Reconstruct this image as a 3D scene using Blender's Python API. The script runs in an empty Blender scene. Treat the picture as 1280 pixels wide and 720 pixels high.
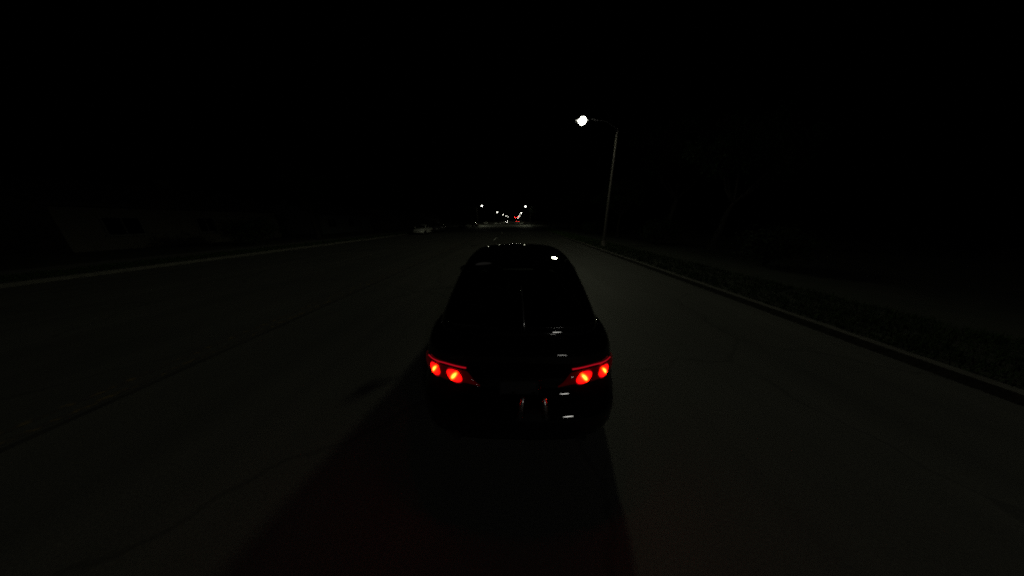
import bpy, math, random
from mathutils import Vector, Matrix

random.seed(7)
scene = bpy.context.scene
COL = scene.collection
R = math.radians
PI = math.pi

# ------------------------------------------------------------------ helpers
def new_mat(name):
    m = bpy.data.materials.new(name)
    m.use_nodes = True
    nt = m.node_tree
    b = nt.nodes.get('Principled BSDF')
    return m, nt, b

def principled(name, color, rough=0.5, metal=0.0, coat=0.0, spec=None, coat_rough=0.02, noise=None, bump=0.0, ncol=None):
    """plain procedural material with an object-space noise that varies colour and roughness"""
    m, nt, b = new_mat(name)
    b.inputs['Base Color'].default_value = (*color, 1)
    b.inputs['Roughness'].default_value = rough
    b.inputs['Metallic'].default_value = metal
    b.inputs['Coat Weight'].default_value = coat
    b.inputs['Coat Roughness'].default_value = coat_rough
    if spec is not None:
        b.inputs['Specular IOR Level'].default_value = spec
    if noise:
        tc = nt.nodes.new('ShaderNodeTexCoord')
        n = nt.nodes.new('ShaderNodeTexNoise')
        n.inputs['Scale'].default_value = noise
        n.inputs['Detail'].default_value = 6
        n.inputs['Roughness'].default_value = 0.65
        nt.links.new(tc.outputs['Object'], n.inputs['Vector'])
        ramp = nt.nodes.new('ShaderNodeValToRGB')
        c2 = ncol or tuple(c * 0.55 for c in color)
        ramp.color_ramp.elements[0].position = 0.3
        ramp.color_ramp.elements[1].position = 0.7
        ramp.color_ramp.elements[0].color = (*c2, 1)
        ramp.color_ramp.elements[1].color = (*color, 1)
        nt.links.new(n.outputs['Fac'], ramp.inputs['Fac'])
        nt.links.new(ramp.outputs['Color'], b.inputs['Base Color'])
        if bump:
            bp = nt.nodes.new('ShaderNodeBump')
            bp.inputs['Strength'].default_value = bump
            bp.inputs['Distance'].default_value = 0.02
            nt.links.new(n.outputs['Fac'], bp.inputs['Height'])
            nt.links.new(bp.outputs['Normal'], b.inputs['Normal'])
    return m

def emitter(name, color, strength, base=(0.02, 0.02, 0.02), rough=0.2):
    m, nt, b = new_mat(name)
    b.inputs['Base Color'].default_value = (*base, 1)
    b.inputs['Roughness'].default_value = rough
    b.inputs['Emission Color'].default_value = (*color, 1)
    b.inputs['Emission Strength'].default_value = strength
    return m

class MB:
    """collects faces and becomes ONE mesh object"""
    def __init__(s):
        s.v = []; s.f = []; s.uv = None
    def add(s, vs, fs):
        o = len(s.v)
        s.v += [tuple(p) for p in vs]
        s.f += [tuple(i + o for i in f) for f in fs]
    def box(s, c, d, rot=None, taper=1.0):
        x, y, z = (k / 2 for k in d)
        vs = []
        for sz in (-1, 1):
            t = taper if sz > 0 else 1.0
            for sx, sy in ((-1, -1), (1, -1), (1, 1), (-1, 1)):
                p = Vector((sx * x * t, sy * y * t, sz * z))
                if rot is not None: p = rot @ p
                vs.append(p + Vector(c))
        s.add(vs, [(3, 2, 1, 0), (4, 5, 6, 7), (0, 1, 5, 4), (1, 2, 6, 5), (2, 3, 7, 6), (3, 0, 4, 7)])
    def tube(s, pts, rad, n=10, caps=True):
        pts = [Vector(p) for p in pts]
        if not hasattr(rad, '__len__'): rad = [rad] * len(pts)
        vs, fs = [], []
        up = Vector((0, 0, 1))
        for i, p in enumerate(pts):
            t = (pts[min(i + 1, len(pts) - 1)] - pts[max(i - 1, 0)]).normalized()
            a = t.cross(up)
            if a.length < 0.05: a = t.cross(Vector((0, 1, 0)))
            a.normalize(); b = a.cross(t)
            for k in range(n):
                w = 2 * PI * k / n
                vs.append(p + (a * math.cos(w) + b * math.sin(w)) * rad[i])
        for i in range(len(pts) - 1):
            for k in range(n):
                k2 = (k + 1) % n
                fs.append((i * n + k, i * n + k2, (i + 1) * n + k2, (i + 1) * n + k))
        if caps:
            fs.append(tuple(range(n))[::-1]); fs.append(tuple((len(pts) - 1) * n + k for k in range(n)))
        s.add(vs, fs)
    def lathe(s, prof, c=(0, 0, 0), axis='z', n=24):
        """prof: (radius, height) pairs"""
        vs, fs = [], []
        for r, h in prof:
            for k in range(n):
                w = 2 * PI * k / n
                p = (r * math.cos(w), r * math.sin(w), h)
                if axis == 'x': p = (h, r * math.cos(w), r * math.sin(w))
                if axis == 'y': p = (r * math.sin(w), h, r * math.cos(w))
                vs.append(Vector(p) + Vector(c))
        for i in range(len(prof) - 1):
            for k in range(n):
                k2 = (k + 1) % n
                fs.append((i * n + k, i * n + k2, (i + 1) * n + k2, (i + 1) * n + k))
        s.add(vs, fs)
    def ellipsoid(s, c, r, nu=14, nv=8, v0=-0.5, v1=0.5):
        vs, fs = [], []
        for j in range(nv + 1):
            t = PI * (v0 + (v1 - v0) * j / nv)
            for i in range(nu):
                w = 2 * PI * i / nu
                vs.append((c[0] + r[0] * math.cos(t) * math.cos(w), c[1] + r[1] * math.cos(t) * math.sin(w), c[2] + r[2] * math.sin(t)))
        for j in range(nv):
            for i in range(nu):
                i2 = (i + 1) % nu
                fs.append((j * nu + i, j * nu + i2, (j + 1) * nu + i2, (j + 1) * nu + i))
        s.add(vs, fs)
    def grid(s, fn, A, B, flip=False):
        vs = [fn(a, b) for a in A for b in B]
        nb = len(B); fs = []
        for i in range(len(A) - 1):
            for j in range(nb - 1):
                f = (i * nb + j, (i + 1) * nb + j, (i + 1) * nb + j + 1, i * nb + j + 1)
                fs.append(f[::-1] if flip else f)
        s.add(vs, fs)
    def build(s, name, mat, parent=None, smooth=True, weld=False, angle=None):
        me = bpy.data.meshes.new(name)
        me.from_pydata(s.v, [], s.f)
        if weld:
            import bmesh
            bm = bmesh.new(); bm.from_mesh(me)
            bmesh.ops.remove_doubles(bm, verts=bm.verts, dist=0.0004)
            bmesh.ops.recalc_face_normals(bm, faces=bm.faces)
            bm.to_mesh(me); bm.free()
        me.update()
        if smooth:
            me.polygons.foreach_set('use_smooth', [True] * len(me.polygons))
            if angle: me.set_sharp_from_angle(angle=R(angle))
        if s.uv is not None and not weld:
            l = me.uv_layers.new(name='UVMap')
            for lp in me.loops: l.data[lp.index].uv = s.uv[lp.vertex_index]
        me.materials.append(mat)
        o = bpy.data.objects.new(name, me)
        COL.objects.link(o)
        if parent: o.parent = parent
        return o

def tag(o, label=None, cat=None, group=None, kind=None):
    if label: o['label'] = label
    if cat: o['category'] = cat
    if group: o['group'] = group
    if kind: o['kind'] = kind
    return o

def empty(name, loc=(0, 0, 0), rz=0.0):
    o = bpy.data.objects.new(name, None)
    o.empty_display_size = 0.2
    COL.objects.link(o)
    o.location = loc; o.rotation_euler = (0, 0, rz)
    return o

def copy_tree(o, parent=None):
    c = o.copy()
    COL.objects.link(c)
    if parent: c.parent = parent
    for ch in list(o.children): copy_tree(ch, c)
    return c

def lerp(a, b, t): return a + (b - a) * t
def smooth(a, b, x):
    t = min(1, max(0, (x - a) / (b - a))); return t * t * (3 - 2 * t)
def lin(a, b, n): return [a + (b - a) * i / (n - 1) for i in range(n)]
def interp(tab, x):
    if x <= tab[0][0]: return tab[0][1]
    for (x0, y0), (x1, y1) in zip(tab, tab[1:]):
        if x <= x1:
            t = (x - x0) / (x1 - x0)
            return lerp(y0, y1, t * t * (3 - 2 * t) * 0.5 + t * 0.5)
    return tab[-1][1]

# ------------------------------------------------------------------ materials
def road_mat():
    m, nt, b = new_mat('asphalt')
    N = nt.nodes; L = nt.links
    tc = N.new('ShaderNodeTexCoord')
    def noise(scale, detail, vec=None):
        n = N.new('ShaderNodeTexNoise'); n.inputs['Scale'].default_value = scale; n.inputs['Detail'].default_value = detail
        L.new(vec or tc.outputs['Object'], n.inputs['Vector']); return n
    big = noise(0.35, 5); fine = noise(55, 4)
    mp = N.new('ShaderNodeMapping'); mp.inputs['Scale'].default_value = (1.1, 0.03, 1)
    L.new(tc.outputs['Object'], mp.inputs['Vector'])
    streak = noise(1.4, 4, mp.outputs['Vector'])
    r1 = N.new('ShaderNodeValToRGB')
    r1.color_ramp.elements[0].position = 0.3; r1.color_ramp.elements[0].color = (0.048, 0.048, 0.043, 1)
    r1.color_ramp.elements[1].position = 0.72; r1.color_ramp.elements[1].color = (0.088, 0.087, 0.077, 1)
    add = N.new('ShaderNodeMath'); add.operation = 'ADD'
    mul = N.new('ShaderNodeMath'); mul.operation = 'MULTIPLY'; mul.inputs[1].default_value = 0.5
    L.new(big.outputs['Fac'], add.inputs[0]); L.new(streak.outputs['Fac'], add.inputs[1])
    L.new(add.outputs[0], mul.inputs[0]); L.new(mul.outputs[0], r1.inputs['Fac'])
    # cracks
    vo = N.new('ShaderNodeTexVoronoi'); vo.feature = 'DISTANCE_TO_EDGE'; vo.inputs['Scale'].default_value = 0.22
    wv = noise(1.3, 5)
    mixv = N.new('ShaderNodeVectorMath'); mixv.operation = 'MULTIPLY_ADD'
    mixv.inputs[1].default_value = (0.8, 0.8, 0); L.new(wv.outputs['Color'], mixv.inputs[0]); L.new(tc.outputs['Object'], mixv.inputs[2])
    L.new(mixv.outputs[0], vo.inputs['Vector'])
    cr = N.new('ShaderNodeValToRGB'); cr.color_ramp.elements[0].position = 0.002; cr.color_ramp.elements[0].color = (0.68, 0.68, 0.68, 1)
    cr.color_ramp.elements[1].position = 0.008; cr.color_ramp.elements[1].color = (1, 1, 1, 1)
    L.new(vo.outputs['Distance'], cr.inputs['Fac'])
    mx = N.new('ShaderNodeMix'); mx.data_type = 'RGBA'; mx.blend_type = 'MULTIPLY'; mx.inputs[0].default_value = 1
    L.new(r1.outputs['Color'], mx.inputs[6]); L.new(cr.outputs['Color'], mx.inputs[7])
    fr = N.new('ShaderNodeValToRGB'); fr.color_ramp.elements[0].position = 0.25; fr.color_ramp.elements[0].color = (0.72, 0.72, 0.72, 1)
    fr.color_ramp.elements[1].position = 0.75; fr.color_ramp.elements[1].color = (1.2, 1.2, 1.2, 1)
    L.new(fine.outputs['Fac'], fr.inputs['Fac'])
    mx2 = N.new('ShaderNodeMix'); mx2.data_type = 'RGBA'; mx2.blend_type = 'MULTIPLY'; mx2.inputs[0].default_value = 1
    L.new(mx.outputs[2], mx2.inputs[6]); L.new(fr.outputs['Color'], mx2.inputs[7])
    L.new(mx2.outputs[2], b.inputs['Base Color'])
    rr = N.new('ShaderNodeMapRange'); rr.inputs['To Min'].default_value = 0.62; rr.inputs['To Max'].default_value = 0.85
    L.new(streak.outputs['Fac'], rr.inputs['Value']); L.new(rr.outputs[0], b.inputs['Roughness'])
    b.inputs['Specular IOR Level'].default_value = 0.35
    bp = N.new('ShaderNodeBump'); bp.inputs['Strength'].default_value = 0.35; bp.inputs['Distance'].default_value = 0.006
    L.new(fine.outputs['Fac'], bp.inputs['Height']); L.new(bp.outputs['Normal'], b.inputs['Normal'])
    return m

def paint_marking(name, color, wear=0.5):
    m, nt, b = new_mat(name); N = nt.nodes; L = nt.links
    tc = N.new('ShaderNodeTexCoord'); n = N.new('ShaderNodeTexNoise'); n.inputs['Scale'].default_value = 9; n.inputs['Detail'].default_value = 8
    L.new(tc.outputs['Object'], n.inputs['Vector'])
    r = N.new('ShaderNodeValToRGB'); r.color_ramp.elements[0].position = wear - 0.07; r.color_ramp.elements[0].color = (0.065, 0.06, 0.055, 1)
    r.color_ramp.elements[1].position = wear + 0.07; r.color_ramp.elements[1].color = (*color, 1)
    L.new(n.outputs['Fac'], r.inputs['Fac']); L.new(r.outputs['Color'], b.inputs['Base Color'])
    b.inputs['Roughness'].default_value = 0.6
    return m

def glass_mat(name, tint):
    """thin tinted sheet: what is behind shows dimly, the surface mirrors"""
    m = bpy.data.materials.new(name); m.use_nodes = True
    nt = m.node_tree; N = nt.nodes; L = nt.links
    N.remove(N['Principled BSDF']); out = N['Material Output']
    tr = N.new('ShaderNodeBsdfTransparent'); tr.inputs['Color'].default_value = (*tint, 1)
    gl = N.new('ShaderNodeBsdfGlossy'); gl.inputs['Roughness'].default_value = 0.02
    fr = N.new('ShaderNodeFresnel'); fr.inputs['IOR'].default_value = 1.5
    mx = N.new('ShaderNodeMixShader')
    L.new(fr.outputs[0], mx.inputs[0]); L.new(tr.outputs[0], mx.inputs[1]); L.new(gl.outputs[0], mx.inputs[2])
    L.new(mx.outputs[0], out.inputs['Surface'])
    return m

def bulb_mat():
    """reflector bowl of a lit tail lamp: filament streak in the middle, red towards the rim"""
    m, nt, b = new_mat('tail_lamp_bowl'); N = nt.nodes; L = nt.links
    uv = N.new('ShaderNodeUVMap')
    def grad(sx, sy):  # streak and bowl falloffs
        mp = N.new('ShaderNodeMapping'); mp.inputs['Scale'].default_value = (sx, sy, 1)
        g = N.new('ShaderNodeTexGradient'); g.gradient_type = 'SPHERICAL'
        L.new(uv.outputs[0], mp.inputs['Vector']); L.new(mp.outputs[0], g.inputs['Vector']); return g
    g1 = grad(3.0, 0.80); g2 = grad(0.80, 0.80)
    r1 = N.new('ShaderNodeValToRGB'); e = r1.color_ramp.elements
    e[0].position = 0.0; e[0].color = (0, 0, 0, 1); e[1].position = 0.75; e[1].color = (5, 0.26, 0.02, 1)
    k = e.new(0.35); k.color = (2.5, 0.028, 0.0, 1)
    r2 = N.new('ShaderNodeValToRGB'); e = r2.color_ramp.elements
    e[0].position = 0.20; e[0].color = (0.045, 0.0003, 0.0008, 1); e[1].position = 0.85; e[1].color = (3.5, 0.005, 0.0016, 1)
    L.new(g1.outputs['Fac'], r1.inputs['Fac']); L.new(g2.outputs['Fac'], r2.inputs['Fac'])
    mx = N.new('ShaderNodeMix'); mx.data_type = 'RGBA'; mx.blend_type = 'ADD'; mx.inputs[0].default_value = 1
    L.new(r1.outputs['Color'], mx.inputs[6]); L.new(r2.outputs['Color'], mx.inputs[7])
    b.inputs['Base Color'].default_value = (0.08, 0.003, 0.003, 1)
    b.inputs['Roughness'].default_value = 0.15
    L.new(mx.outputs[2], b.inputs['Emission Color'])
    b.inputs['Emission Strength'].default_value = 6.0
    return m

M = dict(
    road=road_mat(),
    white_mark=paint_marking('worn_white_paint', (0.8, 0.8, 0.76), 0.38),
    faint_mark=paint_marking('faded_white_paint', (0.26, 0.26, 0.24), 0.55),
    yellow_mark=paint_marking('faded_yellow_paint', (0.16, 0.12, 0.05), 0.6),
    tar=principled('tar_seam', (0.045, 0.043, 0.04), 0.7, noise=3, ncol=(0.025, 0.024, 0.022)),
    kerb=principled('kerb_concrete', (0.11, 0.105, 0.09), 0.85, noise=5, bump=0.4),
    walk=principled('pavement_concrete', (0.13, 0.125, 0.11), 0.9, noise=1.2, bump=0.3, ncol=(0.085, 0.08, 0.07)),
    earth=principled('dry_earth', (0.030, 0.031, 0.018), 0.95, noise=0.9, bump=0.5, ncol=(0.012, 0.018, 0.008)),
    grass=principled('grass_blades', (0.028, 0.05, 0.016), 0.8, spec=0.1, noise=0.6, ncol=(0.03, 0.05, 0.014)),
    leaf_a=principled('leaves_dark', (0.022, 0.046, 0.018), 0.7, spec=0.15, noise=0.8, ncol=(0.012, 0.026, 0.010)),
    leaf_b=principled('leaves_olive', (0.028, 0.046, 0.018), 0.7, spec=0.15, noise=0.8, ncol=(0.016, 0.026, 0.010)),
    bark=principled('bark', (0.035, 0.03, 0.023), 0.9, noise=7, bump=0.8),
    pole=principled('galvanised_steel', (0.12, 0.112, 0.095), 0.8, noise=3, ncol=(0.08, 0.074, 0.063)),
    dark_metal=principled('dark_metal', (0.02, 0.02, 0.02), 0.75, spec=0.2, noise=6),
    housing=principled('lamp_housing', (0.06, 0.06, 0.058), 0.5, noise=8),
    lens=emitter('lit_lamp_lens', (1.0, 0.98, 0.84), 20.0),
    streak_lens=emitter('bright_lamp_lens', (1.0, 0.98, 0.9), 42.0),  # unseen lens, brightened for its streaks on the car tail
    paint=principled('black_car_paint', (0.0022, 0.0022, 0.0026), 0.4, coat=1.0, spec=0.0),
    trim=principled('black_plastic_trim', (0.012, 0.012, 0.012), 0.45, noise=30),
    rubber=principled('tyre_rubber', (0.014, 0.014, 0.014), 0.8, noise=20),
    rim=principled('alloy_rim', (0.42, 0.42, 0.43), 0.3, metal=1.0, noise=6),
    chrome=principled('chrome', (0.75, 0.75, 0.76), 0.12, metal=1.0),
    glass=glass_mat('tinted_car_glass', (0.42, 0.44, 0.43)),
    cabin=principled('cabin_upholstery', (0.012, 0.011, 0.011), 0.8, noise=14),
    tail_lens=emitter('red_tail_lens', (1.0, 0.004, 0.010), 0.016, base=(0.05, 0.002, 0.003), rough=0.08),
    tail_strip=emitter('lit_red_edge', (1.0, 0.01, 0.03), 0.42, base=(0.06, 0.002, 0.004), rough=0.1),
    tail_off=principled('unlit_red_lens', (0.09, 0.004, 0.004), 0.12, coat=0.6),
    head_off=principled('unlit_headlamp', (0.5, 0.5, 0.5), 0.12, metal=0.7, coat=0.6),
    head_on=emitter('lit_headlamp', (1.0, 0.96, 0.86), 60.0),
    red_on=emitter('lit_red_tail_lamp', (1.0, 0.03, 0.02), 25.0),
    signal_red=emitter('lit_red_signal', (1.0, 0.02, 0.015), 90.0),
    signal_off=principled('unlit_signal_lens', (0.02, 0.03, 0.02), 0.3),
    bowl=bulb_mat(),
    satin=principled('satin_aluminium', (0.7, 0.7, 0.7), 0.33, metal=1.0),
    gloss_trim=principled('gloss_black_trim', (0.004, 0.004, 0.004), 0.4, coat=1.0, spec=0.0, coat_rough=0.11),
    plate=principled('number_plate_face', (0.022, 0.022, 0.023), 0.5, noise=14),
    stucco=principled('stucco_wall', (0.13, 0.12, 0.09), 0.9, noise=2.5, bump=0.3, ncol=(0.10, 0.09, 0.07)),
    stucco2=principled('painted_siding', (0.15, 0.165, 0.16), 0.85, noise=2.0, bump=0.3, ncol=(0.11, 0.12, 0.12)),
    roof=principled('shingle_roof', (0.05, 0.042, 0.038), 0.9, noise=4, bump=0.6),
    wood=principled('painted_wood', (0.14, 0.135, 0.12), 0.7, noise=6),
    fence=principled('weathered_boards', (0.12, 0.1, 0.08), 0.85, noise=4, bump=0.4),
    pane=glass_mat('house_glass', (0.10, 0.10, 0.11)),
    white_paint=principled('white_car_paint', (0.62, 0.62, 0.6), 0.3, coat=1.0, noise=2, ncol=(0.55, 0.55, 0.53)),
    silver_paint=principled('silver_car_paint', (0.34, 0.35, 0.36), 0.32, metal=0.5, coat=1.0),
    blue_paint=principled('dark_blue_car_paint', (0.015, 0.025, 0.06), 0.3, coat=1.0),
    grey_paint=principled('grey_car_paint', (0.1, 0.1, 0.105), 0.3, metal=0.3, coat=1.0),
)

# ------------------------------------------------------------------ cars
CROSSOVER = dict(L=4.80, hw=0.965, n=9.0, zb=0.20,
    top=[(0, 1.04), (0.25, 1.07), (0.7, 1.10), (1.6, 1.06), (3.2, 1.06), (3.9, 1.0), (4.4, 0.90), (4.75, 0.80)],
    plan=[(0, 0.955), (0.45, 1.0), (0.95, 1.03), (1.5, 1.02), (2.4, 0.985), (3.6, 0.985), (4.75, 0.93)],
    g=dict(base=1.04, rb=0.28, rt=0.98, ft=2.85, fb=3.62, wb=0.885, wt=0.645, top=1.685, crown=0.05, n=9.0),
    wheels=(0.98, 3.78), wr=0.37, tuck=0.02, drop=0.035, tumble=0.012, rear_sill=-0.63, slope=0.17, sweep=0.15)
SEDAN = dict(L=4.60, hw=0.90, n=8.0, zb=0.20,
    top=[(0, 1.0), (0.2, 1.03), (0.9, 1.02), (1.6, 0.97), (3.2, 0.97), (3.9, 0.92), (4.35, 0.83), (4.6, 0.74)],
    plan=[(0, 0.95), (0.5, 0.985), (1.2, 1.0), (3.6, 0.99), (4.6, 0.93)],
    g=dict(base=0.94, rb=0.75, rt=1.35, ft=2.62, fb=3.40, wb=0.80, wt=0.58, top=1.44, crown=0.03, n=9.0),
    wheels=(0.95, 3.65), wr=0.32)
SUV = dict(L=4.70, hw=0.93, n=9.0, zb=0.28,
    top=[(0, 1.04), (0.4, 1.08), (1.6, 1.08), (3.2, 1.12), (3.9, 1.08), (4.4, 1.0), (4.7, 0.86)],
    plan=[(0, 0.96), (0.5, 0.99), (1.2, 1.0), (3.7, 0.99), (4.7, 0.94)],
    g=dict(base=1.03, rb=0.10, rt=0.40, ft=2.62, fb=3.42, wb=0.84, wt=0.66, top=1.74, crown=0.03, n=10.0),
    wheels=(0.95, 3.70), wr=0.37)

def lower(P, u, v, w):
    n = P['n']
    p = (abs(u) ** n + abs(v) ** n + abs(w) ** n) ** (1 / n)
    u, v, w = u / p, v / p, w / p
    s = (v + 1) / 2; t = (w + 1) / 2; Ln = P['L']
    y = Ln * s
    end = smooth(0.6, 0.0, y) + smooth(Ln - 0.6, Ln, y)
    zb = P['zb'] + P.get('tuck', 0.10) * end
    zt = interp(P['top'], y) - P.get('drop', 0.055) * abs(u) ** 2.2
    z = lerp(zb, zt, t)
    side = 1.0 - P.get('tumble', 0.06) * smooth(0.62, 1.05, z) - 0.05 * smooth(0.5, 0.2, z) + 0.012 * math.exp(-((z - 0.72) / 0.06) ** 2)
    x = u * P['hw'] * interp(P['plan'], y) * side
    # fascias: tail slopes forward above the bumper, then the lip comes back out; corners sweep round
    h = zt
    rear = P.get('slope', 0.10) * smooth(0.56, 0.72, z) + 0.05 * smooth(h - 0.26, h - 0.12, z) - 0.10 * smooth(h - 0.10, h, z) + 0.05 * smooth(0.42, 0.25, z)
    rear += P.get('sweep', 0.20) * abs(u) ** 3.2
    front = 0.22 * abs(u) ** 2.6 + 0.05 * smooth(0.6, 0.9, z) + 0.04 * smooth(0.42, 0.25, z)
    y += rear * (1 - s) ** 6 - front * s ** 6
    return Vector((x, y, z))

def cabin(P, u, v, w):
    g = P['g']; n = g['n']
    p = (abs(u) ** n + abs(v) ** n + abs(w) ** n) ** (1 / n)
    u, v, w = u / p, v / p, w / p
    t = (w + 1) / 2; s = (v + 1) / 2
    te = t ** 0.92
    yr = lerp(g['rb'], g['rt'], te) + 0.10 * abs(u) ** 2.5 * (1 - 0.4 * t)
    yf = lerp(g['fb'], g['ft'], te) - 0.20 * abs(u) ** 2.3
    y = lerp(yr, yf, s)
    half = lerp(g['wb'], g['wt'], t ** 1.25)
    x = u * half * (1 - 0.07 * abs(2 * s - 1) ** 2.4)
    mid = 0.5 * (g['rt'] + g['ft']) + 0.1
    top = g['top'] + g['crown'] - 0.16 * (y - mid) ** 2 * (t ** 2) * 0.5 - 0.04 * abs(u) ** 2
    z = lerp(g['base'], top, t)
    return Vector((x, y, z))

def off(fn, a, b, d):
    e = 1e-3
    p = fn(a, b); n = (fn(a + e, b) - fn(a - e, b)).cross(fn(a, b + e) - fn(a, b - e)).normalized()
    return p + n * d

def ends(n, k=1.6):
    """-1..1 samples that crowd towards both ends"""
    out = []
    for i in range(n):
        t = -1 + 2 * i / (n - 1)
        out.append(math.copysign(1 - (1 - abs(t)) ** k, t))
    return out

def make_car(name, P, paint, detail=1.0, lights='off'):
    root = empty(name)
    nu, nv, nw = int(26 * detail), int(110 * detail), int(22 * detail)
    U, V, W = ends(nu), ends(nv, 1.5), ends(nw)
    b = MB()
    wy0, wy1 = P['wheels']; wr = P['wr']; ar = wr + 0.055
    lo = lambda u, v, w: lower(P, u, v, w)
    b.grid(lambda a, c: lo(a, -1, c), U, W)                      # tail
    b.grid(lambda a, c: lo(a, 1, c), U, W, True)                 # nose
    b.grid(lambda a, c: lo(a, c, 1), U, V)                       # deck, cowl, bonnet
    b.grid(lambda a, c: lo(a, c, -1), U, V, True)                # floor
    for sx in (-1, 1):
        b.grid(lambda a, c: lo(sx, a, c), V, W, sx < 0)
    # wheel arches cut out of the flanks
    keep = []
    for f in b.f:
        c = sum((Vector(b.v[i]) for i in f), Vector()) / len(f)
        cut = abs(c.x) > 0.62 and any(math.hypot(c.y - wy, c.z - wr) < ar for wy in (wy0, wy1))
        if not cut: keep.append(f)
    b.f = keep
    body = b.build('body', paint, root, weld=True, angle=50)
    # roof and pillars: what the windows leave of the cabin
    g = P['g']
    cb = lambda u, v, w: cabin(P, u, v, w)
    def rng(a, b_, n): return lin(a, b_, max(2, int(n * detail)))
    US = [-1 + 0.02 * i for i in range(5)] + rng(-0.9, 0.9, 18) + [0.92 + 0.02 * i for i in range(5)]
    wl, wh = -0.86, 0.84
    WS = rng(-1, wl, 4) + rng(wl, wh, 16)[1:] + rng(wh, 1, 8)[1:]
    shell = MB()
    win = []                                                      # (mesh, kind)
    def split(fn, A, B, tests, flip=False):
        ms = [MB() for _ in tests]
        for i in range(len(A) - 1):
            for j in range(len(B) - 1):
                a, c = (A[i] + A[i + 1]) / 2, (B[j] + B[j + 1]) / 2
                q = [fn(A[i], B[j]), fn(A[i + 1], B[j]), fn(A[i + 1], B[j + 1]), fn(A[i], B[j + 1])]
                tgt = shell
                for t, mm in zip(tests, ms):
                    if t(a, c): tgt = mm
                tgt.add(q, [(3, 2, 1, 0) if flip else (0, 1, 2, 3)])
        return ms
    inside = lambda a, c: abs(a) < 0.9 and wl < c < wh
    rl = P.get('rear_sill', wl)
    rear_w, = split(lambda a, c: cb(a, -1, c), US, WS, [lambda a, c: abs(a) < 0.9 and rl < c < wh])
    front_w, = split(lambda a, c: cb(a, 1, c), US, WS, [inside], True)
    split(lambda a, c: cb(a, c, 1), US, rng(-1, 1, 34), [])
    v1, v2 = (-0.80, -0.16) , (-0.08, 0.86)
    VS = rng(-1, v1[0], 8) + rng(v1[0], v1[1], 14)[1:] + rng(v1[1], v2[0], 4)[1:] + rng(v2[0], v2[1], 18)[1:] + rng(v2[1], 1, 6)[1:]
    sides = []
    for sx in (-1, 1):
        sides += split(lambda a, c: cb(sx, a, c), VS, WS,
                       [lambda a, c: v1[0] < a < v1[1] and wl < c < wh, lambda a, c: v2[0] < a < v2[1] and wl < c < wh], sx < 0)
    shell.build('roof', paint, root, weld=True, angle=50)
    rear_w.build('rear_window', M['glass'], root, weld=True)
    front_w.build('windscreen', M['glass'], root, weld=True)
    for s_ in sides: s_.build('side_window', M['glass'], root, weld=True)
    # wheels, arch lips, wells
    for wy in (wy0, wy1):
        for sx in (-1, 1):
            hwx = P['hw'] * interp(P['plan'], wy)
            t = MB(); c = (sx * (hwx - 0.12), wy, wr)
            t.lathe([(wr * 0.66, -0.10), (wr * 0.93, -0.105), (wr, -0.07), (wr, 0.07), (wr * 0.93, 0.105), (wr * 0.66, 0.10), (wr * 0.64, 0.0)], c, 'x', 28)
            wheel = t.build('wheel', M['rubber'], root)
            r = MB()
            r.lathe([(wr * 0.66, -0.06), (wr * 0.66, sx * 0.095), (wr * 0.6, sx * 0.095), (wr * 0.58, sx * 0.03)], c, 'x', 28)
            for k in range(5):
                an = k * 2 * PI / 5 + 0.3
                rot = Matrix.Rotation(an, 3, 'X')
                r.box(Vector(c) + rot @ Vector((sx * 0.075, 0, wr * 0.32)), (0.03, 0.055, wr * 0.6), rot)
            r.lathe([(0.0, sx * 0.1), (0.05, sx * 0.095), (0.06, sx * 0.05)], c, 'x', 14)
            r.build('rim', M['rim'], wheel, smooth=False)
            lip = MB(); pts = []
            for k in range(25):
                an = PI * (-0.12 + 1.24 * k / 24)
                pz, py = wr + ar * math.sin(an), wy + ar * math.cos(an)
                # find the flank's half width at this height
                best = None
                for q in range(41):
                    wq = -1 + 2 * q / 40
                    pt = lo(1, -1 + 2 * py / P['L'], wq)
                    if best is None or abs(pt.z - pz) < abs(best.z - pz): best = pt
                pts.append((sx * (best.x + 0.002), py, max(pz, P['zb'] - 0.02)))
            lip.tube(pts, 0.022, 6)
            lip.build('arch_lip', M['trim'], root)
            well = MB()
            well.lathe([(0.02, -0.20), (ar, -0.20), (ar, 0.02)], (sx * (hwx - 0.2) if sx < 0 else hwx - 0.2, wy, wr), 'x', 20) if sx > 0 else \
                well.lathe([(0.02, 0.20), (ar, 0.20), (ar, -0.02)], (-(hwx - 0.2), wy, wr), 'x', 20)
            well.build('wheel_well', M['trim'], root)
    # mirrors
    for sx in (-1, 1):
        m = MB()
        m.ellipsoid((sx * (g['wb'] + 0.20), g['fb'] - 0.55, g['base'] + 0.10), (0.11, 0.055, 0.075), 14, 8)
        m.tube([(sx * (g['wb'] + 0.0), g['fb'] - 0.52, g['base'] + 0.02), (sx * (g['wb'] + 0.15), g['fb'] - 0.54, g['base'] + 0.07)], 0.022, 6)
        m.build('mirror', paint, root)
    # seats and dashboard behind the glass
    for sx in (-1, 1):
        s_ = MB()
        ys = lerp(g['rt'], g['ft'], 0.55)
        s_.box((sx * 0.36, ys, g['base'] - 0.02 + 0.13), (0.46, 0.12, 0.30), Matrix.Rotation(R(-14) * -1, 3, 'X'), 0.8)
        seat = s_.build('seat', M['cabin'], root, smooth=False)
        h_ = MB(); h_.ellipsoid((sx * 0.36, ys - 0.03, g['base'] + 0.32), (0.13, 0.055, 0.085), 12, 8)
        h_.build('headrest', M['cabin'], seat)
    d_ = MB(); d_.box((0, g['fb'] - 0.45, g['base'] + 0.03), (1.25, 0.4, 0.12), None, 0.85); d_.build('dashboard', M['cabin'], root, smooth=False)
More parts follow.
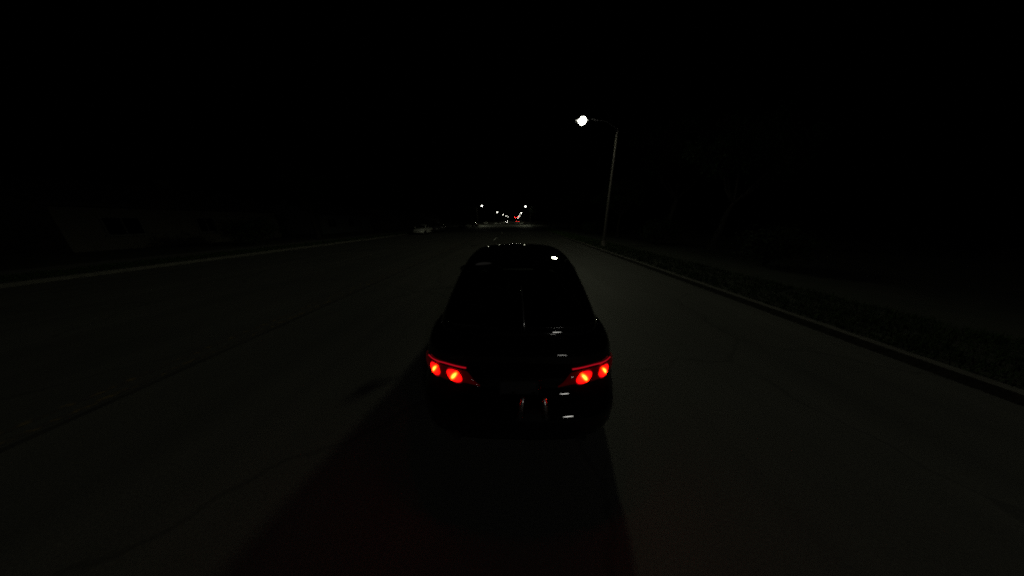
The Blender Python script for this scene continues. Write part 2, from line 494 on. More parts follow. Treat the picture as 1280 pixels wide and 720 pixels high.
    # head lamps
    for sx in (-1, 1):
        hl = MB()
        fn = (lambda a, c: lo(a, 1, c)) if sx > 0 else (lambda a, c: lo(-a, 1, c))
        A = lin(0.52, 0.97, 9); 
        vs = []
        hl.grid(lambda a, c: fn(a, lerp(0.30 + 0.10 * a, 0.62 + 0.16 * a, c)) + Vector((0, 0.008, 0)), A, lin(0, 1, 5))
        hl.build('headlight', M['head_on'] if lights == 'head' else M['head_off'], root)
    gr = MB(); gr.grid(lambda a, c: lo(a, 1, c) + Vector((0, 0.006, 0)), lin(-0.44, 0.44, 9), lin(-0.15, 0.42, 5)); gr.build('grille', M['trim'], root)
    if lights != 'custom':
        for sx in (-1, 1):
            tl = MB()
            tl.grid(lambda a, c: lo(sx * a, -1, c) - Vector((0, 0.008, 0)), lin(0.55, 0.98, 7), lin(0.35, 0.80, 5))
            tl.build('tail_light', M['red_on'] if lights == 'tail' else M['tail_off'], root)
    return root

def tail_details(root, P):
    """the rear of the near car: wrap-round lamps with two lit bowls each, spoiler, lid, bumper, plate, exhausts"""
    def skin(q, w, sx):
        if q <= 1: return lower(P, sx * q, -1, w)
        return lower(P, sx, -1 + (q - 1), w)
    def bent(q, w, sx, d):
        e = 2e-3
        p = skin(q, w, sx)
        n = (skin(q + e, w, sx) - skin(q - e, w, sx)).cross(skin(q, w + e, sx) - skin(q, w - e, sx)).normalized()
        if n.y > 0: n = -n
        return p + n * d
    TOP = [(0.36, 0.295), (0.50, 0.56), (0.73, 0.61), (0.96, 0.60), (1.06, 0.53), (1.16, 0.42)]
    BOT = [(0.36, 0.27), (0.50, 0.33), (0.64, 0.35), (0.84, 0.39), (1.02, 0.39), (1.16, 0.40)]
    for sx in (-1, 1):
        lens = MB()
        A = lin(0.36, 1.16, 36)
        lens.grid(lambda a, c: bent(a, lerp(interp(BOT, a), interp(TOP, a), c), sx, 0.006 + 0.010 * math.sin(PI * c)), A, lin(0, 1, 9))
        lo_ = lens.build('tail_light', M['tail_lens'], root)
        strip = MB()
        strip.grid(lambda a, c: bent(a, interp(TOP, a) + 0.055 + lerp(-0.012, 0.012, c), sx, 0.012), lin(0.50, 0.99, 22), lin(0, 1, 3))
        strip.build('light_strip', M['tail_strip'], lo_)
        for (cq, cw, rx, rz) in ((0.605, 0.465, 0.074, 0.046), (0.825, 0.505, 0.066, 0.045)):
            d = MB(); d.uv = []
            c0 = bent(cq, cw, sx, 0.0)
            # local frame in the skin
            e = 0.01
            du = (skin(cq + e, cw, sx) - skin(cq - e, cw, sx)).length / (2 * e)
            dw = (skin(cq, cw + e, sx) - skin(cq, cw - e, sx)).length / (2 * e)
            rings, seg = 7, 28
            vs, fs = [], []
            for i in range(rings + 1):
                rr = i / rings
                for k in range(seg):
                    an = 2 * PI * k / seg
                    a_, b_ = rr * math.cos(an), rr * math.sin(an)
                    vs.append(bent(cq + a_ * rx / du, cw + (b_ * rz + 0.42 * a_ * rx) / dw, sx, 0.021 + 0.010 * (1 - rr * rr)))
                    d.uv.append((a_ + 0.38 * b_, b_))
            for i in range(rings):
                for k in range(seg):
                    k2 = (k + 1) % seg
                    fs.append((i * seg + k, i * seg + k2, (i + 1) * seg + k2, (i + 1) * seg + k))
            d.add(vs, fs)
            d.build('lamp_bowl', M['bowl'], lo_)
    # boot lid as a skin a few millimetres proud of the deck
    lid = MB()
    lid.grid(lambda a, c: off(lambda x, y: lower(P, x, y, 1), a, c, 0.004), lin(-0.80, 0.80, 20), lin(-0.955, -0.70, 16))
    lid.build('boot_lid', M['paint'], root)
    # lip spoiler
    sp = MB(); secs = []
    N_ = 33
    for i in range(N_):
        a = -0.50 + 1.0 * i / (N_ - 1)
        p = lower(P, a, -0.915, 1)
        tip = 0.35 + 0.65 * (1 - abs(a / 0.5) ** 6)
        hgt = 0.125 * tip
        secs.append([p + Vector((0, 0.13, 0.002)), p + Vector((0, 0.05, 0.35 * hgt)), p + Vector((0, -0.01, 0.8 * hgt)), p + Vector((0, -0.055, hgt)),
                     p + Vector((0, -0.068, hgt * 0.92)), p + Vector((0, -0.066, hgt * 0.72)), p + Vector((0, -0.035, hgt * 0.30 - 0.004)), p + Vector((0, 0.0, -0.008))])
    vs = [p for s_ in secs for p in s_]; ns = len(secs[0]); fs = []
    for i in range(N_ - 1):
        for k in range(ns):
            k2 = (k + 1) % ns
            fs.append((i * ns + k, i * ns + k2, (i + 1) * ns + k2, (i + 1) * ns + k))
    fs.append(tuple(range(ns))); fs.append(tuple((N_ - 1) * ns + k for k in range(ns)))
    sp.add(vs, fs); sp.build('spoiler', M['gloss_trim'], root, weld=True, angle=60)
    # bumper skin
    bp = MB()
    bp.grid(lambda a, c: lower(P, a, -1, c) - Vector((0, 0.012 + 0.01 * math.sin(PI * (c + 0.9) / 0.85), 0)), lin(-0.97, 0.97, 40), lin(-0.92, -0.04, 14))
    bp.build('bumper', M['paint'], root)
    df = MB(); df.grid(lambda a, c: lower(P, a, -1, c) - Vector((0, 0.030, 0)), lin(-0.55, 0.55, 20), lin(-0.97, -0.72, 5)); df.build('diffuser', M['trim'], root)
    # plate in its frame
    c = lower(P, 0, -1, 0.22)
    fr = MB()
    rot = Matrix.Rotation(R(-12), 3, 'X')
    for dx, dz, w_, h_ in ((0, 0.077, 0.33, 0.014), (0, -0.077, 0.33, 0.014), (-0.158, 0, 0.014, 0.14), (0.158, 0, 0.014, 0.14)):
        fr.box(c + Vector((0, -0.022, 0)) + rot @ Vector((dx, 0, dz)), (w_, 0.014, h_), rot)
    pl = MB(); pl.box(c + Vector((0, -0.018, 0)), (0.302, 0.008, 0.14), rot)
    plo = pl.build('number_plate', M['plate'], root, smooth=False)
    fr.build('plate_frame', M['dark_metal'], plo, smooth=False)
    for sx in (-1, 1):
        ex = MB(); cc = lower(P, sx * 0.62, -1, -0.86)
        ex.lathe([(0.036, 0.10), (0.040, -0.05), (0.048, -0.055), (0.050, -0.04), (0.050, 0.10)], (cc.x, cc.y - 0.02, 0.31), 'y', 20)
        ex.build('exhaust_tip', M['dark_metal'], root)

def car_trim(root, P):
    rt = MB()
    rt.tube([cabin(P, u, -1, -0.635) + Vector((0, -0.012, 0.0)) for u in lin(-0.9, 0.9, 40)], 0.013, 8)
    rt.build('window_trim', M['gloss_trim'], root)
    cb = lambda u, v, w: cabin(P, u, v, w)
    for sx in (-1, 1):
        t = MB()
        t.tube([cb(sx, v, -0.875) + Vector((sx * 0.008, 0, 0)) for v in lin(-0.90, 0.9, 40)], 0.011, 8)
        t.build('window_trim', M['chrome'], root)
        # doors: skins a few millimetres proud of the flank, with their handles
        for a, b in ((-0.42, -0.07), (-0.055, 0.33)):
            d = MB()
            d.grid(lambda v, w: lower(P, sx, v, w) + Vector((sx * 0.004, 0, 0)), lin(a, b, 16), lin(-0.72, 0.84, 16))
            do = d.build('door', M['paint'], root)
            h = MB(); p = lower(P, sx, a + 0.05, 0.62)
            h.tube([p + Vector((sx * 0.0, -0.09, 0)), p + Vector((sx * 0.035, -0.07, 0)), p + Vector((sx * 0.035, 0.07, 0)), p + Vector((0, 0.09, 0))], 0.012, 8)
            h.build('handle', M['chrome'], do)
    # bright bars added for the reflected line right of the rear window's middle
    wp = MB()
    def glass(u, w, d):
        e = 1e-3
        p = cb(u, -1, w); n = (cb(u + e, -1, w) - cb(u - e, -1, w)).cross(cb(u, -1, w + e) - cb(u, -1, w - e)).normalized()
        if n.y > 0: n = -n
        return p + n * d
    wp.tube([glass(0.06, -0.72, 0.02), glass(0.055, -0.55, 0.035), glass(0.045, -0.1, 0.03), glass(0.04, 0.15, 0.02)], [0.013, 0.010, 0.007, 0.006], 8)
    wp.tube([glass(0.055, -0.55, 0.012), glass(0.045, -0.1, 0.012), glass(0.035, 0.3, 0.012)], 0.006, 6)
    wp.build('window_glint', M['satin'], root)
CAR_X, CAR_Y = 0.03, 1.36
car = make_car('crossover_car', CROSSOVER, M['paint'], 1.0, 'custom')
tail_details(car, CROSSOVER)
car_trim(car, CROSSOVER)
car.location = (CAR_X, CAR_Y, 0)
tag(car, 'glossy black low car straight ahead with lit red twin tail lamps', 'car')

# clamp of the camera pole on the boot edge: two bright rods on a foot
mt = empty('camera_mount', (CAR_X + 0.11, CAR_Y - 0.02, 0.0))
f_ = MB(); f_.box((0, 0.03, 0.60), (0.27, 0.05, 0.07), None, 0.85); f_.build('foot', M['dark_metal'], mt, smooth=False)
for sx in (-1, 1):
    r_ = MB(); r_.tube([(sx * 0.10, 0.0, 0.60), (sx * 0.095, -0.01, 0.70), (sx * 0.085, 0.0, 0.80)], [0.019, 0.018, 0.014], 12)
    r_.build('rod', M['satin'], mt)
tag(mt, 'small two rod camera clamp on the black car tail between its lamps', 'camera mount')

# ------------------------------------------------------------------ ground, road, kerbs, pavements
RL, RR = -16.7, 6.0          # kerb faces
FAR = 900.0
def sheet(name, x0, x1, y0, y1, z, mat, nx=1, ny=1):
    b = MB()
    b.grid(lambda a, c: Vector((a, c, z)), lin(x0, x1, nx + 1), lin(y0, y1, ny + 1))
    o = b.build(name, mat, None, smooth=False); o['kind'] = 'structure'; return o
sheet('ground', -700, 700, -150, FAR + 700, -0.004, M['earth'])
sheet('road', RL, RR, -120, FAR, 0.0, M['road'])
# cross street under the second pair of lamps
sheet('side_street', -90, RL - 0.0, 92, 103, 0.0, M['road'])
sheet('side_street', RR, 90, 92, 103, 0.0, M['road'])
def strip(name, x0, x1, y0, y1, z, mat, kind='structure'):
    b = MB(); b.box(((x0 + x1) / 2, (y0 + y1) / 2, z / 2), (x1 - x0, y1 - y0, z)); o = b.build(name, mat, None, smooth=False)
    o['kind'] = kind; return o
for (y0, y1) in ((-120, 91.5), (103.5, FAR)):
    strip('kerb', RR, RR + 0.18, y0, y1, 0.13, M['kerb'])
    strip('kerb', RL - 0.18, RL, y0, y1, 0.13, M['kerb'])
    strip('pavement', RL - 4.2, RL - 2.4, y0, y1, 0.125, M['walk'])
    strip('verge', RR + 0.18, RR + 4.2, y0, y1, 0.115, M['earth'])
    strip('verge', RL - 2.4, RL - 0.18, y0, y1, 0.115, M['earth'])
    strip('yard', RL - 60, RL - 4.2, y0, y1, 0.11, M['earth'])
    strip('yard', RR + 4.2, RR + 60, y0, y1, 0.11, M['earth'])

def mark(name, quads, mat, z=0.004):
    b = MB()
    for x0, x1, y0, y1 in quads:
        b.add([(x0, y0, z), (x1, y0, z), (x1, y1, z), (x0, y1, z)], [(0, 1, 2, 3)])
    o = b.build(name, mat, None, smooth=False); o['kind'] = 'structure'; return o
dash = [(10.8 + 13.6 * k, 14.2 + 13.6 * k) for k in range(-8, 40)]
mark('lane_marking', [(-2.54, -2.41, a, c) for a, c in dash if not 88 < a < 104], M['white_mark'])
mark('lane_marking', [(2.1, 2.18, a + 9, c + 9) for a, c in dash if 20 < a < 70 or a > 100], M['faint_mark'])
mark('lane_marking', [(-9.4, -9.28, a, c) for a, c in dash if not 88 < a < 104], M['faint_mark'])
mark('centre_line', [(-5.35, -5.25, -120, 91), (-5.10, -5.0, -120, 91), (-5.35, -5.25, 104, FAR), (-5.10, -5.0, 104, FAR)], M['yellow_mark'])
mark('road_seam', [(-4.95, -4.86, -120, 91)], M['tar'], 0.0045)
# manhole lids in the carriageway
for (mx, my) in ((-3.6, 19.0),):
    b = MB(); b.lathe([(0.0, 0.006), (0.27, 0.006), (0.30, 0.003)], (mx, my, 0), 'z', 28)
    tag(b.build('manhole_cover', M['dark_metal'], None), 'round iron manhole cover in the lane left of the black car', 'manhole cover')

# grass tufts on the verges
def tufts(name, x0, x1, y0, y1, n, seed):
    rd = random.Random(seed); b = MB()
    for _ in range(n):
        x, y = rd.uniform(x0, x1), y0 + (y1 - y0) * rd.random() ** 1.5
        for _k in range(5):
            an = rd.uniform(0, 2 * PI); h = rd.uniform(0.05, 0.16); w = rd.uniform(0.006, 0.012)
            dx, dy = math.cos(an), math.sin(an); px, py = x + rd.uniform(-.06, .06), y + rd.uniform(-.06, .06)
            b.add([(px - dy * w, py + dx * w, 0.11), (px + dy * w, py - dx * w, 0.11), (px + dx * h * 0.5, py + dy * h * 0.5, 0.11 + h)], [(0, 1, 2)])
    o = b.build(name, M['grass'], None, smooth=False); tag(o, kind='stuff'); return o
tag(tufts('grass', RR + 0.2, RR + 2.6, 1, 60, 9000, 1), 'short rough grass on the verge beside the right kerb', 'grass')
tag(tufts('grass', RL - 2.4, RL - 0.2, 2, 70, 6000, 2), 'short rough grass on the verge behind the left kerb', 'grass')

# ------------------------------------------------------------------ street lamps
DOWN = -1.0     # the incoming vector of a lamp points at what it lights
def lamp_light(name, power, house=1.0):
    l = bpy.data.lights.new(name, 'POINT')
    l.energy = power; l.color = (0.95, 1.0, 0.66); l.shadow_soft_size = 0.42
    l.use_nodes = True
    nt = l.node_tree; N = nt.nodes; Lk = nt.links
    em = N['Emission']
    g = N.new('ShaderNodeNewGeometry'); sep = N.new('ShaderNodeSeparateXYZ')
    Lk.new(g.outputs['Incoming'], sep.inputs[0])
    ab = N.new('ShaderNodeMath'); ab.operation = 'MULTIPLY'; ab.inputs[1].default_value = DOWN; Lk.new(sep.outputs['Z'], ab.inputs[0])
    # road-lamp optics: the beam grows towards the sides so that the carriageway is lit evenly, cut off near the horizon
    cmx = N.new('ShaderNodeMath'); cmx.operation = 'MAXIMUM'; cmx.inputs[1].default_value = 0.34; Lk.new(ab.outputs[0], cmx.inputs[0])
    pw = N.new('ShaderNodeMath'); pw.operation = 'POWER'; pw.inputs[1].default_value = -2.1; Lk.new(cmx.outputs[0], pw.inputs[0])
    cut = N.new('ShaderNodeMapRange'); cut.interpolation_type = 'SMOOTHSTEP'
    cut.inputs['From Min'].default_value = 0.12; cut.inputs['From Max'].default_value = 0.36
    cut.inputs['To Min'].default_value = 0.02; cut.inputs['To Max'].default_value = 1.0
    Lk.new(ab.outputs[0], cut.inputs['Value'])
    mu = N.new('ShaderNodeMath'); mu.operation = 'MULTIPLY'; Lk.new(pw.outputs[0], mu.inputs[0]); Lk.new(cut.outputs[0], mu.inputs[1])
    # most of the light is thrown over the carriageway, little behind the post
    ax = N.new('ShaderNodeMath'); ax.operation = 'MULTIPLY'; ax.inputs[1].default_value = house; Lk.new(sep.outputs['X'], ax.inputs[0])
    za = N.new('ShaderNodeMath'); za.operation = 'MAXIMUM'; za.inputs[1].default_value = 0.05; Lk.new(ab.outputs[0], za.inputs[0])
    dv = N.new('ShaderNodeMath'); dv.operation = 'DIVIDE'; Lk.new(ax.outputs[0], dv.inputs[0]); Lk.new(za.outputs[0], dv.inputs[1])
    def fall(a, b, lo, hi):
        m = N.new('ShaderNodeMapRange'); m.interpolation_type = 'SMOOTHSTEP'
        m.inputs['From Min'].default_value = a; m.inputs['From Max'].default_value = b
        m.inputs['To Min'].default_value = lo; m.inputs['To Max'].default_value = hi
        Lk.new(dv.outputs[0], m.inputs['Value']); return m
    back = fall(0.30, 1.15, 1.0, 0.07); frontf = fall(-3.4, -1.6, 0.7, 1.0)
    ac = N.new('ShaderNodeMath'); ac.operation = 'MULTIPLY'
    Lk.new(back.outputs[0], ac.inputs[0]); Lk.new(frontf.outputs[0], ac.inputs[1])
    m2 = N.new('ShaderNodeMath'); m2.operation = 'MULTIPLY'; Lk.new(mu.outputs[0], m2.inputs[0]); Lk.new(ac.outputs[0], m2.inputs[1])
    Lk.new(m2.outputs[0], em.inputs['Strength'])
    return l
LIGHT = lamp_light('street_lamp_beam', 148)
LIGHT_LEFT = lamp_light('left_lamp_beam', 130, -1.0)

def make_lamp(reach=2.50, height=8.12, seg=14):
    root = empty('street_lamp')
    p = MB()
    p.tube([(0, 0, 0.02), (0, 0, 0.5), (0, 0, height * 0.6), (0, 0, height)], [0.115, 0.11, 0.085, 0.06], seg)
    p.build('pole', M['pole'], root)
    b = MB(); b.lathe([(0.0, 0.0), (0.24, 0.0), (0.24, 0.05), (0.17, 0.10), (0.15, 0.42), (0.12, 0.48)], (0, 0, 0), 'z', seg); b.build('base', M['pole'], root)
    a = MB(); a.tube([(0.0, 0, height - 0.25), (-0.25, 0, height + 0.12), (-0.9, 0, height + 0.42), (-reach + 0.45, 0, height + 0.55)], [0.045, 0.042, 0.036, 0.03], 8)
    a.build('arm', M['dark_metal'], root)
    h = MB(); h.ellipsoid((-reach, 0, height + 0.52), (0.50, 0.20, 0.13), 18, 8, -0.12, 0.5)
    h.box((-reach + 0.42, 0, height + 0.545), (0.25, 0.14, 0.10))
    head = h.build('lamp_head', M['housing'], root)
    l = MB(); l.ellipsoid((-reach, 0, height + 0.47), (0.26, 0.25, 0.24), 18, 9, -0.5, 0.2); l.build('lamp_lens', M['lens'], head)
    lt = bpy.data.objects.new('lamp_beam', LIGHT); COL.objects.link(lt); lt.location = (-reach, 0, height + 0.04); lt.parent = root
    return root
LX = 7.03
lamp0 = make_lamp()
right_y = [17.9, 115, 214, 313, 412, 511, 610, 709, 806, 880]
left_y = [110, 197, 283, 371, 465]
ORD = ['nearest', 'second', 'third', 'fourth', 'fifth', 'sixth', 'seventh', 'eighth', 'ninth', 'tenth']
for i, y in enumerate(right_y):
    o = lamp0 if i == 0 else copy_tree(lamp0)
    o.location = (LX, y, 0.115)
    tag(o, 'nearest street lamp, big bright lit globe over the right kerb' if i == 0 else
        '%s lit street lamp from the near one along the right kerb' % ORD[i], 'street lamp', 'street lamps along the right kerb')
for i, y in enumerate(left_y):
    o = copy_tree(lamp0); o.location = (-18.9, y, 0.115); o.rotation_euler.z = PI
    for ch in o.children:
        if ch.type == 'LIGHT': ch.data = LIGHT_LEFT
    tag(o, '%s lit street lamp counted from the near end of the left kerb' % ('first' if i == 0 else ORD[i]), 'street lamp', 'street lamps along the left kerb')
# unseen lamp behind the viewpoint, placed and stretched to make the tail's white streaks
o = copy_tree(lamp0); o.location = (LX + 1.5, -12, 0.115)
for ch in list(o.children_recursive):
    if ch.type == 'LIGHT': bpy.data.objects.remove(ch)
    elif ch.name.startswith('lamp_lens'):
        lb = MB(); lb.ellipsoid((-2.5, 0, 8.59), (1.0, 0.26, 0.20), 24, 9, -0.5, 0.2)
        me = bpy.data.meshes.new('long_lamp_lens'); me.from_pydata(lb.v, [], lb.f); me.materials.append(M['streak_lens']); ch.data = me
tag(o, 'unseen street lamp behind the viewpoint, shaped to give white streaks on the black car tail', 'street lamp')

# ------------------------------------------------------------------ traffic signals far ahead
def make_signal(reach):
    root = empty('traffic_signal')
    b = MB(); b.tube([(0, 0, 0), (0, 0, 6.2)], [0.14, 0.10], 10); b.build('pole', M['pole'], root)
    a = MB(); a.tube([(0, 0, 5.9), (-reach * 0.5, 0, 6.15), (-reach, 0, 6.2)], [0.09, 0.07, 0.05], 8); a.build('mast_arm', M['pole'], root)
    for px in (0.45, 0.72, 0.97):
        h = MB(); h.box((-reach * px, -0.16, 5.75), (0.42, 0.22, 1.15)); hd = h.build('signal_head', M['dark_metal'], root, smooth=False)
        for k, mm in enumerate(('signal_red', 'signal_off', 'signal_off')):
            l = MB(); l.ellipsoid((-reach * px, -0.27, 6.12 - 0.37 * k), (0.15, 0.05, 0.15), 12, 6); l.build('signal_lens', M[mm], hd)
    return root
s0 = make_signal(9.5); s0.location = (LX, 330, 0.1); tag(s0, 'far traffic signal with red lights on a mast arm, from the right kerb', 'traffic signal')

# ------------------------------------------------------------------ other cars
def place(root, x, y, rz, label, cat='car', group=None):
    root.location = (x, y, 0); root.rotation_euler.z = rz; tag(root, label, cat, group)
GP = 'cars parked along the left kerb'
w1 = make_car('parked_car', SEDAN, M['white_paint'], 0.55)
place(w1, -14.7, 37.5, PI, 'white sedan parked nearest along the left kerb', group=GP)
w2 = make_car('parked_car', SUV, M['grey_paint'], 0.55)
place(w2, -14.8, 44.5, PI, 'grey tall estate parked behind the white sedan at the left kerb', group=GP)
w3 = make_car('parked_car', SEDAN, M['blue_paint'], 0.55)
place(w3, -14.7, 64, PI, 'dark blue sedan parked midway along the left kerb', group=GP)
w4 = make_car('parked_car', SUV, M['silver_paint'], 0.55)
place(w4, -14.8, 83, PI, 'silver tall car parked before the side street at the left kerb', group=GP)
w5 = copy_tree(w1)
place(w5, -14.7, 112, PI, 'white sedan parked beyond the side street under the first left lamp', group=GP)
c1 = make_car('oncoming_car', SEDAN, M['grey_paint'], 0.4, 'head')
place(c1, -9.6, 222, PI, 'oncoming car with lit headlamps in the far left lane', group='cars far ahead')
c2 = copy_tree(c1)
place(c2, -7.2, 430, PI, 'oncoming car with lit headlamps beneath the red signals', group='cars far ahead')
c3 = make_car('distant_car', SEDAN, M['silver_paint'], 0.4, 'tail')
place(c3, 0.0, 300, 0, 'car far ahead with lit red tail lamps in the lane of the black car', group='cars far ahead')
c4 = copy_tree(c3)
place(c4, 3.6, 316, 0, 'car far ahead with lit red tail lamps nearest the right kerb', group='cars far ahead')

# ------------------------------------------------------------------ trees
def make_tree(name, seed, H, spread, nleaf, leaf, mat, bare=0.3):
    rd = random.Random(seed)
    root = empty(name)
    tk = MB(); tips = []
    def limb(p, d, r, length, depth):
        pts = [p.copy()]; rs = [r]
        n = 5
        for i in range(n):
            d = (d + Vector((rd.uniform(-1, 1), rd.uniform(-1, 1), rd.uniform(-0.3, 0.7))) * 0.16).normalized()
            p = p + d * (length / n); pts.append(p.copy()); rs.append(r * (1 - 0.55 * (i + 1) / n))
        tk.tube(pts, rs, 7 if depth < 2 else 5, caps=False)
        if depth >= 3:
            tips.append((pts[-1], d)); return
        if depth >= 2: tips.append((pts[3], d))
        k = 5 if depth == 0 else rd.choice((2, 3, 3))
        for j in range(k):
            an = 2 * PI * (j + rd.random() * 0.7) / k
            sd = Vector((math.cos(an), math.sin(an), rd.uniform(0.25, 0.8)))
            dd = (d * 0.45 + sd * spread).normalized()
            limb(pts[-1] if j or depth == 0 else pts[-1], dd, rs[-1] * 0.75, length * rd.uniform(0.58, 0.85), depth + 1)
    limb(Vector((0, 0, 0)), Vector((rd.uniform(-.08, .08), rd.uniform(-.08, .08), 1)).normalized(), H * 0.028, H * 0.36, 0)
    fl = MB(); fl.lathe([(H * 0.045, -0.05), (H * 0.033, 0.12), (H * 0.028, 0.4)], (0, 0, 0), 'z', 9)
    tk.add(fl.v, fl.f)
    tk.build('trunk', M['bark'], root)
    cr = MB()
    per = max(1, nleaf // max(1, len(tips)))
    for p, d in tips:
        if rd.random() < bare * 0.4: continue
        rad = H * rd.uniform(0.06, 0.115)
        for _ in range(per):
            q = Vector((rd.gauss(0, 1), rd.gauss(0, 1), rd.gauss(0, 0.75)))
            q = q.normalized() * rad * rd.random() ** 0.5
            c = p + q
            s_ = leaf * rd.uniform(0.6, 1.3)
            a = Vector((rd.gauss(0, 1), rd.gauss(0, 1), rd.gauss(0, 1))).normalized()
            b2 = a.cross(Vector((rd.gauss(0, 1), rd.gauss(0, 1), rd.gauss(0, 1)))).normalized()
            cr.add([c - a * s_, c + b2 * s_ * 0.5, c + a * s_, c - b2 * s_ * 0.5], [(0, 1, 2, 3)])
    cr.build('crown', mat, root, smooth=False)
    return root
TK = [make_tree('street_tree', 11, 8.5, 0.85, 9000, 0.11, M['leaf_a']),
      make_tree('street_tree', 23, 7.2, 0.95, 8000, 0.10, M['leaf_b']),
      make_tree('street_tree', 37, 10.5, 0.75, 9500, 0.13, M['leaf_a'])]
used = [False] * 3
def tree(kind, x, y, rz, s, label, group):
    o = TK[kind] if not used[kind] else copy_tree(TK[kind]); used[kind] = True
    o.location = (x, y, 0.1); o.rotation_euler.z = rz; o.scale = (s, s, s)
    tag(o, label, 'tree', group)
GR, GL = 'trees behind the right kerb', 'trees behind the left kerb'
tree(0, 14.5, 16.5, 0.4, 1.05, 'tree to the right of the nearest lamp post', GR)
tree(1, 12.6, 28.0, 2.0, 1.0, 'olive tree just left of the nearest lamp post, past it', GR)
tree(2, 16.5, 24.5, 1.2, 1.1, 'tall dark tree standing behind the nearest lamp post', GR)
tree(1, 11.0, 44.0, 4.1, 1.15, 'mid sized tree second beyond the nearest lamp post', GR)
tree(0, 11.5, 62.0, 2.6, 1.1, 'broad dark tree before the right side street', GR)
tree(2, 12.5, 82.0, 0.3, 1.0, 'tall tree at the right corner of the side street', GR)
tree(1, 9.8, 116.0, 5.0, 1.35, 'forked tree lit by the second right lamp', GR)
tree(0, 12.0, 140.0, 1.9, 1.1, 'distant tree beyond the second right lamp', GR)
tree(0, -23.5, 26.0, 3.0, 1.0, 'tree at the left edge in front of the houses', GL)
tree(2, -24.5, 50.0, 1.0, 0.95, 'tall tree between two houses on the left', GL)
tree(1, -22.5, 70.0, 2.4, 1.1, 'olive tree beside the dark blue parked car', GL)
tree(0, -23.5, 88.0, 0.9, 1.0, 'dark tree at the left corner of the side street', GL)
tree(2, -24.0, 122.0, 5.2, 1.0, 'tall tree beyond the first left lamp', GL)

# bushes under the right hand trees
def make_bush(seed, w, h, n):
    rd = random.Random(seed); root = empty('bush')
    st = MB(); cr = MB()
    for k in range(9):
        an = rd.uniform(0, 2 * PI); e = Vector((math.cos(an) * w * 0.4 * rd.random(), math.sin(an) * w * 0.4 * rd.random(), h * rd.uniform(0.5, 0.85)))
        st.tube([(0, 0, 0), e * 0.5 + Vector((0, 0, 0.1)), e], [0.03, 0.02, 0.008], 5)
        for _ in range(n // 9):
            c = e + Vector((rd.gauss(0, w * 0.17), rd.gauss(0, w * 0.17), rd.gauss(0, h * 0.17)))
            if c.z < 0.05: c.z = rd.uniform(0.05, 0.3)
            s_ = rd.uniform(0.04, 0.09)
            a = Vector((rd.gauss(0, 1), rd.gauss(0, 1), rd.gauss(0, 1))).normalized(); b2 = a.orthogonal().normalized()
            cr.add([c - a * s_, c + b2 * s_ * 0.5, c + a * s_, c - b2 * s_ * 0.5], [(0, 1, 2, 3)])
    st.build('stem', M['bark'], root); cr.build('foliage', M['leaf_b'], root, smooth=False)
    return root
B0 = make_bush(5, 2.2, 1.5, 4500)
for i, (x, y, s_, lab) in enumerate(((11.3, 10.0, 1.0, 'low bush at the right edge past the pavement'), (12.0, 19.5, 1.2, 'bush behind the foot of the nearest lamp post'),
                                     (11.2, 33.5, 1.1, 'bush between the trees left of the nearest lamp post'), (-21.8, 18.0, 1.3, 'rounded bush before the left hand houses'))):
    o = B0 if i == 0 else copy_tree(B0)
    o.location = (x, y, 0.1); o.scale = (s_,) * 3; o.rotation_euler.z = i * 1.3
    tag(o, lab, 'bush', 'bushes beside the road')

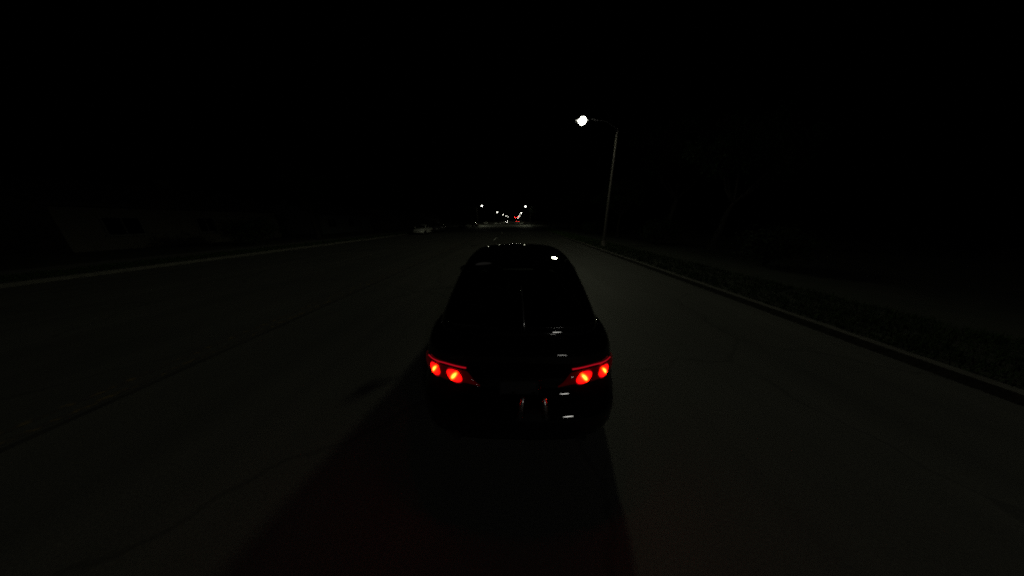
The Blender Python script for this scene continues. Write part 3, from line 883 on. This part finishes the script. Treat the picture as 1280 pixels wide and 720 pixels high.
# ------------------------------------------------------------------ houses and fence
def make_house(wx, wy, h, wall, seed):
    """front faces +x"""
    root = empty('house')
    w = MB(); w.box((0, 0, h / 2), (wx, wy, h))
    g = 1.7
    for sy in (-1, 1):
        y = sy * wy / 2
        w.add([(-wx / 2, y, h), (wx / 2, y, h), (0, y, h + g)], [(0, 1, 2) if sy < 0 else (2, 1, 0)])
    w.build('wall', wall, root, smooth=False)
    rf = MB(); o_ = 0.45
    for sx in (-1, 1):
        ex, ez = sx * (wx / 2 + o_), h - o_ * g / (wx / 2)
        a = [(0, -wy / 2 - o_, h + g + 0.06), (0, wy / 2 + o_, h + g + 0.06), (ex, wy / 2 + o_, ez + 0.06), (ex, -wy / 2 - o_, ez + 0.06)]
        bt = [(x, y, z + 0.14) for x, y, z in a]
        f = [(0, 1, 2, 3), (7, 6, 5, 4), (0, 4, 5, 1), (2, 6, 7, 3), (1, 5, 6, 2), (3, 7, 4, 0)]
        rf.add(a + bt, f)
    r_ = rf.build('roof', M['roof'], root, smooth=False)
    ch = MB(); ch.box((-wx * 0.18, wy * 0.2, h + g + 0.2), (0.6, 0.6, 1.5)); ch.box((-wx * 0.18, wy * 0.2, h + g + 0.99), (0.72, 0.72, 0.10)); ch.build('chimney', M['stucco'], r_, smooth=False)
    fx = wx / 2
    def window(y, z, ww, hh):
        fr = MB()
        for dy, dz, a, b2 in ((0, hh / 2, ww + 0.16, 0.08), (0, -hh / 2, ww + 0.16, 0.08), (-ww / 2, 0, 0.08, hh - 0.08), (ww / 2, 0, 0.08, hh - 0.08), (0, 0, 0.05, hh - 0.08)):
            fr.box((fx + 0.04, y + dy, z + dz), (0.08, a, b2))
        fr.box((fx + 0.07, y, z - hh / 2 - 0.07), (0.14, ww + 0.3, 0.06))
        f = fr.build('window', M['wood'], root, smooth=False)
        p = MB(); p.box((fx + 0.015, y, z), (0.02, ww - 0.08, hh - 0.08)); p.build('pane', M['pane'], f, smooth=False)
    window(-wy * 0.32, 1.6, 1.6, 1.2); window(wy * 0.02, 1.6, 1.2, 1.2)
    d = MB(); d.box((fx + 0.03, wy * 0.2, 1.05), (0.06, 0.95, 2.1)); d.box((fx + 0.07, wy * 0.2, 1.5), (0.03, 0.6, 0.7)); d.box((fx + 0.07, wy * 0.2, 0.6), (0.03, 0.6, 0.6))
    dd = d.build('door', M['fence'], root, smooth=False)
    k = MB(); k.ellipsoid((fx + 0.10, wy * 0.2 + 0.38, 1.0), (0.04, 0.04, 0.04), 8, 6); k.build('handle', M['chrome'], dd)
    st = MB(); st.box((fx + 0.5, wy * 0.2, 0.08), (1.0, 1.6, 0.16)); st.build('doorstep', M['kerb'], root, smooth=False)
    gd = MB()
    for j in range(5): gd.box((fx + 0.03, wy * 0.38, 0.25 + 0.42 * j), (0.06, 2.4 if wy > 11 else 1.6, 0.40))
    gd.build('garage_door', M['wood'], root, smooth=False)
    return root
GH = 'houses behind the left pavement'
for (x, y, wx, wy, h, wl, lab) in ((-33, 20, 9, 13, 3.0, 'stucco', 'pale stucco house nearest on the left with a shingle roof'),
                                   (-33.5, 39, 9, 12, 3.0, 'stucco2', 'grey sided house behind the white parked sedan'),
                                   (-33, 60, 9, 13, 3.2, 'stucco', 'pale house behind the dark blue parked car'),
                                   (-33.5, 79, 9, 12, 3.0, 'stucco2', 'grey sided house at the corner of the left side street')):
    hs = make_house(wx, wy, h, M[wl], 1); hs.location = (x, y, 0.1); tag(hs, lab, 'house', GH)
# ------------------------------------------------------------------ night sky, added fill sun, camera
w = bpy.data.worlds.new('World'); scene.world = w; w.use_nodes = True
nt = w.node_tree; bg = nt.nodes['Background']
sky = nt.nodes.new('ShaderNodeTexSky'); sky.sky_type = 'NISHITA'; sky.sun_disc = False
sky.sun_elevation = R(-9); sky.sun_rotation = R(200)
nt.links.new(sky.outputs['Color'], bg.inputs['Color']); bg.inputs['Strength'].default_value = 0.05
sun = bpy.data.lights.new('faint_fill_sun', 'SUN'); sun.energy = 0.0012; sun.angle = R(10); sun.color = (1, 0.95, 0.85)  # very dim wide sun added as ambient fill, no moon stands behind it
so = bpy.data.objects.new('faint_fill_sun', sun); COL.objects.link(so); so.rotation_euler = (R(50), 0, R(200))

cam = bpy.data.cameras.new('camera'); co = bpy.data.objects.new('camera', cam); COL.objects.link(co)
cam.sensor_fit = 'HORIZONTAL'; cam.sensor_width = 36
cam.lens = 36 * 271.5 / 1280
cam.clip_start = 0.05; cam.clip_end = 3000
co.location = (0, 0, 2.10); co.rotation_euler = (PI / 2 - 0.302, 0, 0.019)
scene.camera = co

scene.render.engine = 'CYCLES'
scene.view_settings.view_transform = 'Standard'; scene.view_settings.look = 'None'
scene.view_settings.exposure = 0; scene.view_settings.gamma = 1
scene.cycles.use_denoising = False
scene.cycles.use_adaptive_sampling = False
scene.cycles.max_bounces = 6; scene.cycles.transparent_max_bounces = 12
scene.cycles.caustics_reflective = False; scene.cycles.caustics_refractive = False
scene.cycles.sample_clamp_indirect = 3.0
scene.cycles.use_light_tree = True
scene.cycles.filter_width = 2.0
